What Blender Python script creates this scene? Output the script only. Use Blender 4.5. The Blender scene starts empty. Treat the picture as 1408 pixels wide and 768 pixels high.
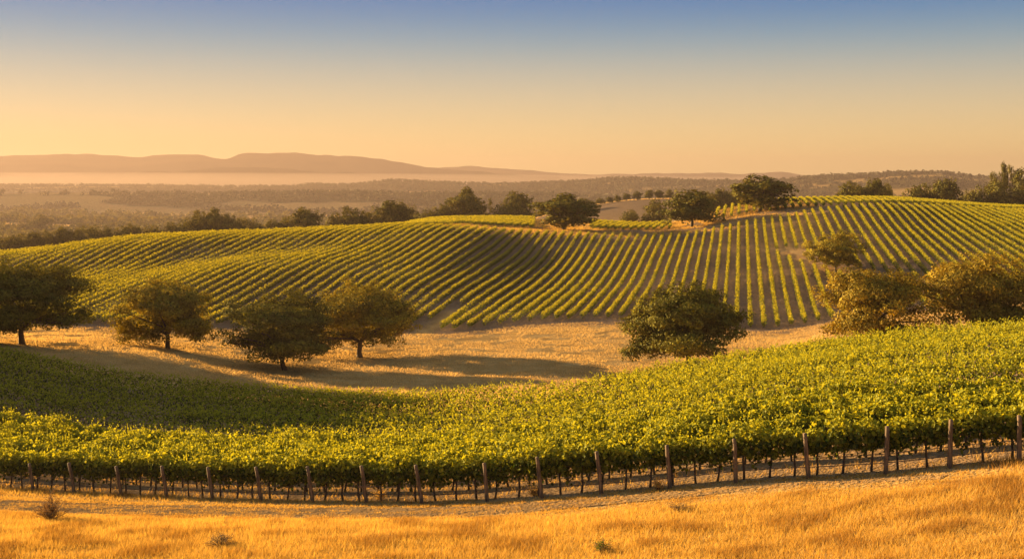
import bpy, math, random
import numpy as np

# ------------------------------------------------------------------ camera, sky, sun, exposure
scene = bpy.context.scene
COL = scene.collection
F = 1700.0                      # focal length in photograph pixels (photograph is 1408 wide)
HOR = 250.0                     # the horizon's row in the photograph
SUN_AZ, SUN_EL = 57.0, 12.5     # degrees left of the view direction, degrees above the horizon

cam_d = bpy.data.cameras.new('camera')
cam_d.sensor_width = 36.0
cam_d.lens = F / 1408.0 * 36.0
cam_d.shift_y = -(384.0 - HOR) / 1408.0
cam_d.clip_start, cam_d.clip_end = 0.5, 30000.0
cam = bpy.data.objects.new('camera', cam_d)
cam.rotation_euler = (math.radians(90), 0, 0)
COL.objects.link(cam)
scene.camera = cam

world = bpy.data.worlds.new('World')
scene.world = world
world.use_nodes = True
nt = world.node_tree
nt.nodes.clear()
w_out = nt.nodes.new('ShaderNodeOutputWorld')
w_bg = nt.nodes.new('ShaderNodeBackground')
w_sky = nt.nodes.new('ShaderNodeTexSky')
w_sky.sky_type = 'NISHITA'
w_sky.sun_disc = False
w_sky.sun_elevation = math.radians(SUN_EL)
w_sky.sun_rotation = math.radians(360 - SUN_AZ)
w_sky.air_density = 1.0
w_sky.dust_density = 2.0
w_sky.ozone_density = 2.0
w_tc = nt.nodes.new('ShaderNodeTexCoord')
w_sep = nt.nodes.new('ShaderNodeSeparateXYZ')
nt.links.new(w_tc.outputs['Generated'], w_sep.inputs[0])
w_ramp = nt.nodes.new('ShaderNodeValToRGB')          # evening sky: gold low down, blue above
w_ramp.color_ramp.interpolation = 'LINEAR'
SKY = [(0.0, (2.00, 1.36, 0.55)), (0.03, (1.95, 1.38, 0.56)), (0.06, (1.49, 1.23, 0.73)), (0.09, (0.92, 1.00, 0.87)), (0.118, (0.30, 0.68, 0.95)), (0.15, (0.0, 0.34, 0.95)),
       (0.22, (0.02, 0.40, 0.95)), (0.35, (0.62, 0.76, 0.92)), (1.0, (0.82, 0.86, 0.88))]
SKY_TOP = 2.5                                         # ramp colours stop at one, so they are stored divided by this
_z = [p for p, c in SKY]
_stops = [0.0, 0.012, 0.024, 0.034, 0.044, 0.052, 0.060, 0.068, 0.076, 0.084, 0.092, 0.100, 0.108, 0.116, 0.124, 0.132, 0.140, 0.150, 0.162, 0.18, 0.22, 0.28, 0.35, 0.6, 1.0]
while len(w_ramp.color_ramp.elements) < len(_stops):
    w_ramp.color_ramp.elements.new(0.5)


def _smooth(p, k):                                    # Gaussian-softened interpolation of the table above
    q = np.clip(p + np.linspace(-0.03, 0.03, 31), 0, 1)
    w = np.exp(-0.5 * (np.linspace(-2.2, 2.2, 31)) ** 2)
    return float((np.interp(q, _z, [c[k] for _, c in SKY]) * w).sum() / w.sum())


for e, p in zip(w_ramp.color_ramp.elements, _stops):
    e.position = p
    e.color = tuple(_smooth(p, k) / SKY_TOP for k in range(3)) + (1.0,)
nt.links.new(w_sep.outputs['Z'], w_ramp.inputs[0])
w_up = nt.nodes.new('ShaderNodeVectorMath')
w_up.operation = 'SCALE'
w_up.inputs['Scale'].default_value = SKY_TOP
nt.links.new(w_ramp.outputs[0], w_up.inputs[0])
w_mix = nt.nodes.new('ShaderNodeMix')
w_mix.data_type = 'RGBA'
w_mix.inputs[0].default_value = 0.982
nt.links.new(w_sky.outputs[0], w_mix.inputs[6])
nt.links.new(w_up.outputs[0], w_mix.inputs[7])
nt.links.new(w_mix.outputs[2], w_bg.inputs['Color'])
w_bg.inputs['Strength'].default_value = 0.08
nt.links.new(w_bg.outputs[0], w_out.inputs['Surface'])

sun_d = bpy.data.lights.new('sun', 'SUN')
sun_d.energy = 5.0
sun_d.angle = math.radians(0.6)
sun_d.color = (1.0, 0.65, 0.28)
sun = bpy.data.objects.new('sun', sun_d)
sun.rotation_euler = (math.radians(90 - SUN_EL), 0, math.radians(180 + SUN_AZ))
COL.objects.link(sun)

HAZE_DENSITY = 1.15e-4
HAZE_COLOR = (0.32, 0.255, 0.24)

vs = scene.view_settings
vs.view_transform = 'Standard'
vs.look = 'None'
vs.exposure = 2.55
vs.gamma = 1.0
vs.use_curve_mapping = False
cy = scene.cycles
cy.use_denoising = True
cy.max_bounces = 5
cy.diffuse_bounces = 2
cy.glossy_bounces = 1
cy.transmission_bounces = 3
cy.volume_bounces = 0
cy.transparent_max_bounces = 4
cy.caustics_reflective = False
cy.caustics_refractive = False
cy.sample_clamp_indirect = 4.0

# ------------------------------------------------------------------ helpers
RNG = np.random.default_rng(11)


def pchip(xk, yk, x):
    """Monotone cubic interpolation, flat beyond the ends."""
    xk = np.asarray(xk, float); yk = np.asarray(yk, float)
    h = np.diff(xk); d = np.diff(yk) / h
    m = np.zeros_like(yk)
    for i in range(1, len(xk) - 1):
        if d[i - 1] * d[i] > 0:
            w1 = 2 * h[i] + h[i - 1]; w2 = h[i] + 2 * h[i - 1]
            m[i] = (w1 + w2) / (w1 / d[i - 1] + w2 / d[i])
    x = np.clip(np.asarray(x, float), xk[0], xk[-1])
    i = np.clip(np.searchsorted(xk, x) - 1, 0, len(xk) - 2)
    t = (x - xk[i]) / h[i]
    t2, t3 = t * t, t * t * t
    return ((2 * t3 - 3 * t2 + 1) * yk[i] + (t3 - 2 * t2 + t) * h[i] * m[i]
            + (-2 * t3 + 3 * t2) * yk[i + 1] + (t3 - t2) * h[i] * m[i + 1])


def _hash(ix, iy, seed):
    n = (ix.astype(np.int64) * 374761393 + iy.astype(np.int64) * 668265263 + seed * 974634777) & 0x7fffffff
    n = ((n ^ (n >> 13)) * 1274126177) & 0x7fffffff
    return ((n ^ (n >> 16)) & 0xffff) / 65535.0


def vnoise(x, y, seed=0):
    x = np.asarray(x, float); y = np.asarray(y, float)
    ix = np.floor(x); iy = np.floor(y)
    fx = x - ix; fy = y - iy
    fx = fx * fx * (3 - 2 * fx); fy = fy * fy * (3 - 2 * fy)
    a = _hash(ix, iy, seed); b = _hash(ix + 1, iy, seed)
    c = _hash(ix, iy + 1, seed); d = _hash(ix + 1, iy + 1, seed)
    return (a * (1 - fx) + b * fx) * (1 - fy) + (c * (1 - fx) + d * fx) * fy


def fbm(x, y, oct=4, seed=0):
    s = 0; a = 0.5; t = 0
    for o in range(oct):
        s = s + a * vnoise(x * 2 ** o, y * 2 ** o, seed + o * 17); t += a; a *= 0.5
    return s / t


# ------------------------------------------------------------------ the lie of the land
# each line of the table is one profile of the ground away from the camera: (distance, height)
PROFILES = {
    -2600: [(50, -14), (75, -15.5), (150, -8), (180, -12), (230, -24), (262, -24), (275, -24), (300, -20), (480, -33), (580, -42), (720, -50), (950, -58)],
    -540: [(50, -15), (76, -17), (152, -9), (184, -14), (230, -25.5), (262, -24.5), (275, -24.4), (300, -19.5), (480, -33), (580, -42), (720, -50), (950, -58)],
    -350: [(50, -15.2), (76, -17.5), (152, -10), (188, -10), (230, -25.5), (262, -24.5), (275, -24.4), (300, -19.5), (480, -33), (580, -42), (720, -50), (950, -58)],
    -150: [(50, -15.3), (74, -18), (150, -20), (180, -22.5), (230, -26), (262, -24.5), (275, -24.4), (300, -19), (480, -32), (580, -41), (720, -50), (950, -58)],
    0: [(50, -15.2), (72, -17.7), (150, -21.6), (180, -23.3), (230, -26.4), (262, -24), (275, -23.8), (305, -18.9), (480, -30), (580, -40), (720, -50), (950, -58)],
    200: [(49, -14.9), (68, -17.1), (138, -23.2), (187, -25.1), (225, -26.5), (270, -22), (285, -21.7), (325, -15.5), (480, -26), (580, -37), (720, -48), (950, -58)],
    400: [(47, -14.3), (64, -16.4), (122, -22.6), (178, -27.2), (232, -27.6), (300, -19), (312, -18.8), (345, -14.7), (480, -24), (580, -35), (720, -47), (950, -58)],
    600: [(46, -14), (60, -15.5), (115, -21.8), (172, -26.8), (225, -27.7), (285, -22.5), (325, -17.5), (365, -13.5), (388, -13.5), (455, -13.8), (620, -32), (950, -56)],
    750: [(45, -13.7), (57, -14.55), (118, -21.1), (172, -26.3), (235, -26.9), (285, -25.8), (332, -22.3), (372, -16), (400, -15.2), (470, -14.6), (620, -26), (950, -26)],
    900: [(43, -13.1), (55, -13.65), (135, -21.7), (175, -26.5), (236, -26.4), (285, -24.2), (330, -20.2), (370, -16.8), (400, -15.5), (440, -16), (600, -21), (850, -13.5)],
    1050: [(42, -12.8), (53, -12.8), (145, -21.1), (180, -25.8), (222, -27), (280, -22.2), (330, -17.5), (375, -12.1), (400, -9.4), (450, -6.9), (600, -20), (850, -17)],
    1200: [(40, -12.2), (51, -12.1), (150, -19.8), (185, -23.5), (225, -24), (280, -18.9), (330, -13.2), (385, -7.5), (405, -7.2), (450, -6.6), (600, -20), (850, -28)],
    1408: [(38, -11.6), (49, -11), (150, -18.1), (185, -21.5), (225, -21.5), (280, -16.5), (330, -12.6), (395, -9.8), (410, -9.7), (450, -10), (600, -20), (850, -28)],
    1700: [(37, -11), (47, -10), (150, -16.5), (185, -19), (225, -19), (280, -15), (330, -12), (395, -10.5), (410, -10.5), (450, -11), (600, -20), (850, -28)],
    3800: [(36, -10), (46, -9), (150, -15), (185, -17), (225, -18), (280, -15), (330, -12), (395, -10.5), (410, -10.5), (450, -11), (600, -20), (850, -28)],
}
PXS = np.arange(-2600, 3801, 8.0)
LNY0, LNY1, NLN = math.log(4.0), math.log(10000.0), 1000
LNS = np.linspace(LNY0, LNY1, NLN)
ckeys = sorted(PROFILES)
NK = 12
FEAT_Y = np.array([pchip(ckeys, [math.log(PROFILES[c][k][0]) for c in ckeys], PXS) for k in range(NK)])
FEAT_Z = np.array([pchip(ckeys, [PROFILES[c][k][1] for c in ckeys], PXS) for k in range(NK)])


def gsmooth(a, s, axis):
    r = int(3 * s); k = np.exp(-0.5 * (np.arange(-r, r + 1) / s) ** 2); k /= k.sum()
    pad = [(0, 0)] * a.ndim; pad[axis] = (r, r)
    b = np.pad(a, pad, mode='edge')
    return np.apply_along_axis(lambda v: np.convolve(v, k, 'valid'), axis, b)


FEAT_Y = gsmooth(FEAT_Y, 3, 1); FEAT_Z = gsmooth(FEAT_Z, 3, 1)
TABLE = np.zeros((len(PXS), NLN))
for i in range(len(PXS)):
    lk = [math.log(6.0)] + list(FEAT_Y[:, i]) + [math.log(2400), math.log(5000), math.log(9900)]
    zk = [FEAT_Z[0, i] + 0.6] + list(FEAT_Z[:, i]) + [-72, -75, -75]
    TABLE[i] = pchip(lk, zk, LNS)
TABLE = gsmooth(gsmooth(TABLE, 2.0, 0), 2.0, 1)


def height(X, Y):
    X = np.asarray(X, float); Y = np.asarray(Y, float)
    Yc = np.clip(Y, 4.5, 9950)
    a = np.clip((704 + F * X / Yc - PXS[0]) / 8.0, 0, len(PXS) - 1.001)
    b = np.clip((np.log(Yc) - LNY0) / (LNY1 - LNY0) * (NLN - 1), 0, NLN - 1.001)
    i = a.astype(int); j = b.astype(int); fa = a - i; fb = b - j
    z = ((TABLE[i, j] * (1 - fa) + TABLE[i + 1, j] * fa) * (1 - fb)
         + (TABLE[i, j + 1] * (1 - fa) + TABLE[i + 1, j + 1] * fa) * fb)
    z = z + 0.5 * (fbm(X / 22.0, Y / 22.0, 2, 3) - 0.5) * np.clip(Yc / 120, 0.5, 1)
    far = np.clip((Yc - 560) / 500, 0, 1)
    z = z + far * 30 * (fbm(X / 600.0, Y / 450.0, 3, 9) - 0.52)
    return z


def feat(k, px):
    return np.exp(np.interp(px, PXS, FEAT_Y[k]))


def at(px, Y):
    """Ground point in the direction of photograph column px at distance Y."""
    X = (px - 704) / F * Y
    return float(X), float(Y), float(height(X, Y))


def on_ground(px, py, lo, hi):
    """Distance at which the ground seen in column px lies at row py, between lo and hi metres."""
    Ys = np.linspace(lo, hi, 600)
    zz = height((px - 704) / F * Ys, Ys)
    return float(Ys[np.argmin(np.abs(HOR - F * zz / Ys - py))])


# ------------------------------------------------------------------ object and mesh helpers
def link(o):
    COL.objects.link(o)
    return o


def tag(o, label=None, cat=None, group=None, kind=None):
    if label: o['label'] = label
    if cat: o['category'] = cat
    if group: o['group'] = group
    if kind: o['kind'] = kind
    return o


def empty(name, loc, rz=0.0, scale=(1, 1, 1)):
    o = bpy.data.objects.new(name, None)
    o.location = loc; o.rotation_euler = (0, 0, rz); o.scale = scale
    o.empty_display_size = 0.3
    return link(o)


def mesh_from(name, verts, faces_n, loops, mat, smooth=False, attrs=None):
    """verts (V,3); loops flat index array; faces_n corners per face (int or array)."""
    me = bpy.data.meshes.new(name)
    verts = np.ascontiguousarray(verts, dtype=np.float32)
    loops = np.ascontiguousarray(loops, dtype=np.int32).ravel()
    nf = len(loops) // faces_n
    me.vertices.add(len(verts)); me.vertices.foreach_set('co', verts.ravel())
    me.loops.add(len(loops)); me.loops.foreach_set('vertex_index', loops)
    me.polygons.add(nf)
    me.polygons.foreach_set('loop_start', np.arange(nf, dtype=np.int32) * faces_n)
    me.polygons.foreach_set('use_smooth', np.full(nf, smooth, dtype=bool))
    for an, (dom, vals) in (attrs or {}).items():
        at_ = me.attributes.new(an, 'FLOAT', dom)
        at_.data.foreach_set('value', np.ascontiguousarray(vals, dtype=np.float32))
    me.update(calc_edges=True)
    if mat: me.materials.append(mat)
    return me


def obj(name, me, parent=None):
    o = bpy.data.objects.new(name, me)
    if parent: o.parent = parent
    return link(o)


def unit(v):
    return v / np.maximum(np.linalg.norm(v, axis=-1, keepdims=True), 1e-9)


def leaves(name, P, N, size, tint, mat, rng, aspect=0.8):
    """Leaf-shaped faces: P centres, N facing, size length, tint 0..1."""
    n = len(P)
    N = unit(N)
    r = unit(rng.normal(size=(n, 3)))
    U = unit(np.cross(N, r)); V = np.cross(N, U)
    s = np.asarray(size).reshape(-1, 1) * np.ones((n, 1))
    h = 0.5 * s
    w = 0.5 * s * aspect
    v = np.empty((n, 4, 3))
    v[:, 0] = P - U * h
    v[:, 1] = P + V * w + N * h * 0.22 - U * h * 0.1
    v[:, 2] = P + U * h
    v[:, 3] = P - V * w + N * h * 0.22 - U * h * 0.1
    return mesh_from(name, v.reshape(-1, 3), 4, np.arange(4 * n), mat, False, {'tint': ('FACE', tint)})


def tube_arrays(path, radii, sides=7):
    path = np.asarray(path, float); n = len(path)
    tang = unit(np.gradient(path, axis=0))
    ref = np.array([0.0, 0.0, 1.0]) if abs(tang[:, 2]).mean() < 0.8 else np.array([1.0, 0.0, 0.0])
    U = unit(np.cross(tang, ref)); V = np.cross(tang, U)
    a = np.linspace(0, 2 * np.pi, sides, endpoint=False)
    ring = (U[:, None, :] * np.cos(a)[None, :, None] + V[:, None, :] * np.sin(a)[None, :, None]) * np.asarray(radii).reshape(-1, 1, 1)
    v = (path[:, None, :] + ring).reshape(-1, 3)
    q = []
    for i in range(n - 1):
        for k in range(sides):
            k2 = (k + 1) % sides
            q.append((i * sides + k, i * sides + k2, (i + 1) * sides + k2, (i + 1) * sides + k))
    base = len(v)
    v = np.vstack([v, path[-1:] + tang[-1] * radii[-1] * 0.3, path[:1]])
    for k in range(sides):
        k2 = (k + 1) % sides
        t = (n - 1) * sides
        q.append((t + k, t + k2, base, base))
        q.append((k2, k, base + 1, base + 1))
    return v, q


def tubes_mesh(name, tubes, mat, smooth=True):
    """All tubes of one part (a trunk with its limbs) as one mesh."""
    V, Q, off = [], [], 0
    for path, radii, sides in tubes:
        v, q = tube_arrays(path, radii, sides)
        V.append(v)
        Q += [tuple(i + off for i in f) for f in q]
        off += len(v)
    me = bpy.data.meshes.new(name)
    me.from_pydata(np.vstack(V).tolist(), [], [f if f[2] != f[3] else f[:3] for f in Q])
    me.polygons.foreach_set('use_smooth', np.full(len(me.polygons), smooth, dtype=bool))
    me.materials.append(mat)
    me.update()
    return me


def bent(p0, p1, n, amp, rng):
    t = np.linspace(0, 1, n)[:, None]
    p = np.array(p0) * (1 - t) + np.array(p1) * t
    d = rng.normal(size=(n, 3)) * amp
    d[0] = 0
    return p + np.cumsum(d, 0) * 0.5


# ------------------------------------------------------------------ materials
def new_mat(name):
    m = bpy.data.materials.new(name)
    m.use_nodes = True
    t = m.node_tree
    t.nodes.clear()
    out = t.nodes.new('ShaderNodeOutputMaterial')
    return m, t, out


def rgba(c):
    return (c[0], c[1], c[2], 1)


def leaf_mat(name, dark, light, trans, trans_fac, rough=0.6, spec=0.012):
    m, t, out = new_mat(name)
    a = t.nodes.new('ShaderNodeAttribute'); a.attribute_name = 'tint'
    ramp = t.nodes.new('ShaderNodeMix'); ramp.data_type = 'RGBA'
    ramp.inputs[6].default_value = rgba(dark); ramp.inputs[7].default_value = rgba(light)
    t.links.new(a.outputs['Fac'], ramp.inputs[0])
    tr = t.nodes.new('ShaderNodeMix'); tr.data_type = 'RGBA'; tr.blend_type = 'MULTIPLY'
    tr.inputs[0].default_value = 1.0
    tr.inputs[7].default_value = rgba(trans)
    t.links.new(ramp.outputs[2], tr.inputs[6])
    di = t.nodes.new('ShaderNodeBsdfDiffuse'); tl = t.nodes.new('ShaderNodeBsdfTranslucent')
    t.links.new(ramp.outputs[2], di.inputs['Color']); t.links.new(tr.outputs[2], tl.inputs['Color'])
    mx = t.nodes.new('ShaderNodeMixShader'); mx.inputs[0].default_value = trans_fac
    t.links.new(di.outputs[0], mx.inputs[1]); t.links.new(tl.outputs[0], mx.inputs[2])
    gl = t.nodes.new('ShaderNodeBsdfGlossy'); gl.inputs['Roughness'].default_value = rough
    gl.inputs['Color'].default_value = (0.8, 0.8, 0.7, 1)
    m2 = t.nodes.new('ShaderNodeMixShader'); m2.inputs[0].default_value = spec
    t.links.new(mx.outputs[0], m2.inputs[1]); t.links.new(gl.outputs[0], m2.inputs[2])
    t.links.new(m2.outputs[0], out.inputs['Surface'])
    return m


def bark_mat(name, c1, c2, scale=6.0):
    m, t, out = new_mat(name)
    tc = t.nodes.new('ShaderNodeTexCoord')
    mp = t.nodes.new('ShaderNodeMapping'); mp.inputs['Scale'].default_value = (1, 1, 0.15)
    n = t.nodes.new('ShaderNodeTexNoise'); n.inputs['Scale'].default_value = scale * 3; n.inputs['Detail'].default_value = 6
    t.links.new(tc.outputs['Object'], mp.inputs[0]); t.links.new(mp.outputs[0], n.inputs['Vector'])
    r = t.nodes.new('ShaderNodeValToRGB')
    r.color_ramp.elements[0].color = rgba(c1); r.color_ramp.elements[0].position = 0.35
    r.color_ramp.elements[1].color = rgba(c2); r.color_ramp.elements[1].position = 0.68
    b = t.nodes.new('ShaderNodeBsdfPrincipled'); b.inputs['Roughness'].default_value = 0.9
    bp = t.nodes.new('ShaderNodeBump'); bp.inputs['Strength'].default_value = 0.6; bp.inputs['Distance'].default_value = 0.03
    t.links.new(n.outputs['Fac'], r.inputs[0]); t.links.new(r.outputs[0], b.inputs['Base Color'])
    t.links.new(n.outputs['Fac'], bp.inputs['Height']); t.links.new(bp.outputs[0], b.inputs['Normal'])
    t.links.new(b.outputs[0], out.inputs['Surface'])
    return m


def ground_mat(name, grass_a, grass_b, soil_a, soil_b, use_mask=True):
    m, t, out = new_mat(name)
    geo = t.nodes.new('ShaderNodeNewGeometry')

    def noise(scale, detail=5):
        n = t.nodes.new('ShaderNodeTexNoise')
        n.inputs['Scale'].default_value = scale; n.inputs['Detail'].default_value = detail
        t.links.new(geo.outputs['Position'], n.inputs['Vector'])
        return n

    def ramp(n, a, b, p0=0.35, p1=0.65):
        r = t.nodes.new('ShaderNodeValToRGB')
        r.color_ramp.elements[0].color = rgba(a); r.color_ramp.elements[0].position = p0
        r.color_ramp.elements[1].color = rgba(b); r.color_ramp.elements[1].position = p1
        t.links.new(n.outputs['Fac'], r.inputs[0])
        return r
    n1 = noise(0.22, 8); n2 = noise(1.4, 8); n3 = noise(5.0, 3)
    g = ramp(n1, grass_a, grass_b)
    s = ramp(n2, soil_a, soil_b)
    mixn = t.nodes.new('ShaderNodeMix'); mixn.data_type = 'RGBA'
    a = t.nodes.new('ShaderNodeAttribute'); a.attribute_name = 'soil'
    # ragged edge of the soil: push the mask by fine noise
    ma = t.nodes.new('ShaderNodeMath'); ma.operation = 'MULTIPLY_ADD'
    ma.inputs[1].default_value = 0.9; ma.inputs[2].default_value = -0.45
    t.links.new(n2.outputs['Fac'], ma.inputs[0])
    ad = t.nodes.new('ShaderNodeMath'); ad.operation = 'ADD'; ad.use_clamp = True
    t.links.new(a.outputs['Fac'], ad.inputs[0]); t.links.new(ma.outputs[0], ad.inputs[1])
    t.links.new(ad.outputs[0], mixn.inputs[0])
    t.links.new(g.outputs[0], mixn.inputs[6]); t.links.new(s.outputs[0], mixn.inputs[7])
    # fine mottling of litter and clods
    fm = t.nodes.new('ShaderNodeMix'); fm.data_type = 'RGBA'; fm.blend_type = 'MULTIPLY'; fm.inputs[0].default_value = 1.0
    fr = ramp(n3, (0.62, 0.60, 0.58), (1.15, 1.12, 1.05), 0.3, 0.7)
    t.links.new(mixn.outputs[2], fm.inputs[6]); t.links.new(fr.outputs[0], fm.inputs[7])
    b = t.nodes.new('ShaderNodeBsdfDiffuse'); b.inputs['Roughness'].default_value = 1.0
    bp = t.nodes.new('ShaderNodeBump'); bp.inputs['Strength'].default_value = 0.9; bp.inputs['Distance'].default_value = 0.25
    ah = t.nodes.new('ShaderNodeMath'); ah.operation = 'ADD'
    t.links.new(n2.outputs['Fac'], ah.inputs[0]); t.links.new(n3.outputs['Fac'], ah.inputs[1])
    t.links.new(ah.outputs[0], bp.inputs['Height']); t.links.new(bp.outputs[0], b.inputs['Normal'])
    t.links.new(fm.outputs[2], b.inputs['Color'])
    t.links.new(b.outputs[0], out.inputs['Surface'])
    return m


M_GROUND = ground_mat('dry_ground', (0.40, 0.26, 0.10), (0.56, 0.39, 0.17), (0.17, 0.12, 0.09), (0.28, 0.205, 0.15))
M_TRACK = ground_mat('track_dirt', (0.34, 0.21, 0.09), (0.46, 0.30, 0.13), (0.30, 0.19, 0.09), (0.42, 0.28, 0.14))
M_BRUSH = ground_mat('brush_slope', (0.34, 0.22, 0.085), (0.52, 0.34, 0.13), (0.05, 0.045, 0.02), (0.10, 0.08, 0.035))
M_MOUNT = ground_mat('mountain_scrub', (0.085, 0.06, 0.045), (0.12, 0.085, 0.06), (0.05, 0.042, 0.035), (0.075, 0.06, 0.048))
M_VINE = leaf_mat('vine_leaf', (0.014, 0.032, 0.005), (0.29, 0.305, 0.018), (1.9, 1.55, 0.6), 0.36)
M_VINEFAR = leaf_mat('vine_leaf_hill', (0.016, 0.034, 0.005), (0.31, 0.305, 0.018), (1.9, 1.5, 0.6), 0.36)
M_OAK = leaf_mat('oak_leaf', (0.014, 0.020, 0.004), (0.165, 0.150, 0.014), (1.7, 1.35, 0.45), 0.14)
M_OAKRUST = leaf_mat('rusty_oak_leaf', (0.036, 0.036, 0.006), (0.36, 0.26, 0.018), (1.7, 1.3, 0.45), 0.16)
M_OAKGOLD = leaf_mat('golden_oak_leaf', (0.032, 0.036, 0.006), (0.34, 0.27, 0.018), (1.7, 1.3, 0.45), 0.16)
M_FAROAK = leaf_mat('far_oak_leaf', (0.024, 0.032, 0.006), (0.15, 0.130, 0.016), (1.7, 1.3, 0.5), 0.17)
M_RIDGE = leaf_mat('ridge_oak_leaf', (0.026, 0.028, 0.016), (0.070, 0.066, 0.036), (1.5, 1.3, 0.7), 0.12)
M_GRASS = leaf_mat('dry_grass_blade', (0.31, 0.170, 0.036), (0.63, 0.425, 0.105), (1.1, 0.98, 0.6), 0.4)
M_PALE = leaf_mat('pale_straw', (0.36, 0.23, 0.08), (0.68, 0.49, 0.20), (1.1, 0.98, 0.7), 0.4)
M_STRAW = leaf_mat('straw_weed', (0.16, 0.11, 0.045), (0.42, 0.29, 0.11), (1.1, 0.95, 0.6), 0.35)
M_WEED = leaf_mat('dry_weed_stem', (0.12, 0.065, 0.018), (0.30, 0.17, 0.05), (1.1, 0.9, 0.6), 0.25)
M_GREENWEED = leaf_mat('green_weed', (0.05, 0.08, 0.01), (0.15, 0.16, 0.02), (1.4, 1.3, 0.6), 0.35)
M_BARK = bark_mat('oak_bark', (0.025, 0.018, 0.012), (0.075, 0.052, 0.034), 1.2)
M_VBARK = bark_mat('vine_bark', (0.020, 0.013, 0.009), (0.070, 0.045, 0.030), 8)
M_WOOD = bark_mat('weathered_post', (0.05, 0.034, 0.022), (0.17, 0.115, 0.07), 5)
M_STEEL = bark_mat('old_wire', (0.05, 0.035, 0.025), (0.10, 0.07, 0.05), 3)

# ------------------------------------------------------------------ ground
px_cols = np.unique(np.concatenate([np.linspace(-2550, -250, 70), np.arange(-250, 1660, 5.0), np.linspace(1660, 3750, 70)]))
yy = np.exp(np.linspace(math.log(5.0), math.log(9900.0), 480))
PXg, Yg = np.meshgrid(px_cols, yy)
Xg = (PXg - 704) / F * Yg
Zg = height(Xg, Yg)


def sstep(a, b, x):
    t = np.clip((x - a) / (b - a), 0, 1)
    return t * t * (3 - 2 * t)


ROWDIR = np.array([0.909, -0.417]); ROWN = np.array([0.417, 0.909])
FRONT0 = np.array([0.0, 58.4])
HILLS = 0.186                                     # dX/dY of the hill rows


def front_d(X, Y):
    """Perpendicular distance behind the first vine row."""
    return (X - FRONT0[0]) * ROWN[0] + (Y - FRONT0[1]) * ROWN[1]


def soil_mask(px, X, Y):
    d = front_d(X, Y)
    fv = sstep(-1.6, 0.0, d) * (1 - sstep(-2, 2, Y - feat(2, px)))
    g, c = feat(4, px), feat(7, px)
    hv = sstep(-9, -3, Y - g) * (1 - sstep(0, 6, Y - c))
    hv = hv * (1 - 0.75 * np.exp(-((px - 1088) / 36.0) ** 2) * np.exp(-((Y - 335) / 45.0) ** 2))
    hv = hv * (1 - 0.9 * np.exp(-((X - HILLS * Y + 58.6) / 2.2) ** 2) * (1 - sstep(248, 258, Y)))
    k = feat(9, px)
    kv = sstep(-2, 3, Y - c) * (1 - sstep(0, 20, Y - k - 20)) * sstep(600, 640, px) * 0.8
    s = np.maximum(np.maximum(fv * 0.75, hv), kv)
    far = sstep(560, 760, Y)
    wood = far * sstep(0.50, 0.57, fbm(X / 700.0, Y / 200.0, 4, 31)) * 0.85
    return np.clip(np.maximum(s * (1 - far), wood), 0, 1)


SOIL = soil_mask(PXg, Xg, Yg)
nc = len(px_cols); nr = len(yy)
ii = np.arange(nr * nc).reshape(nr, nc)
quads = np.stack([ii[:-1, :-1], ii[:-1, 1:], ii[1:, 1:], ii[1:, :-1]], -1).reshape(-1, 4)
ground = obj('ground', mesh_from('ground', np.stack([Xg, Yg, Zg], -1).reshape(-1, 3), 4, quads, M_GROUND, True,
                                 {'soil': ('POINT', SOIL.ravel())}))
tag(ground, kind='structure')


def ribbon(name, pts, half, mat, lift=0.03):
    """A track laid on the ground along world points, half its width either side."""
    pts = np.array(pts, float)
    seg = np.r_[0, np.cumsum(np.linalg.norm(np.diff(pts, axis=0), axis=1))]
    t = np.arange(0, seg[-1], 0.7)
    cx = pchip(seg, pts[:, 0], t); cyy = pchip(seg, pts[:, 1], t)
    hw = np.interp(t, seg, half)
    tan = unit(np.stack([np.gradient(cx), np.gradient(cyy)], -1))
    nor = np.stack([-tan[:, 1], tan[:, 0]], -1)
    lanes = np.linspace(-1, 1, 9)
    V = []
    for i, l in enumerate(lanes):
        wob = (0.5 + 0.5 * abs(l)) * (fbm(t / 3.0, np.full_like(t, i * 0.3), 3, 5) - 0.5) * 0.9
        x = cx + nor[:, 0] * hw * (l + wob * (abs(l) > 0.9)); y = cyy + nor[:, 1] * hw * (l + wob * (abs(l) > 0.9))
        rut = -0.02 * math.exp(-((abs(l) - 0.5) / 0.15) ** 2)
        z = height(x, y) + (lift if abs(l) < 0.9 else -0.02) + rut
        V.append(np.stack([x, y, z], -1))
    V = np.stack(V, 1)
    n, k = V.shape[:2]
    q = np.arange(n * k).reshape(n, k)
    q = np.stack([q[:-1, :-1], q[1:, :-1], q[1:, 1:], q[:-1, 1:]], -1).reshape(-1, 4)[:, ::-1]
    o = obj(name, mesh_from(name, V.reshape(-1, 3), 4, q, mat, True, {'soil': ('POINT', np.full(n * k, 0.5))}))
    return tag(o, kind='structure')


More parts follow.
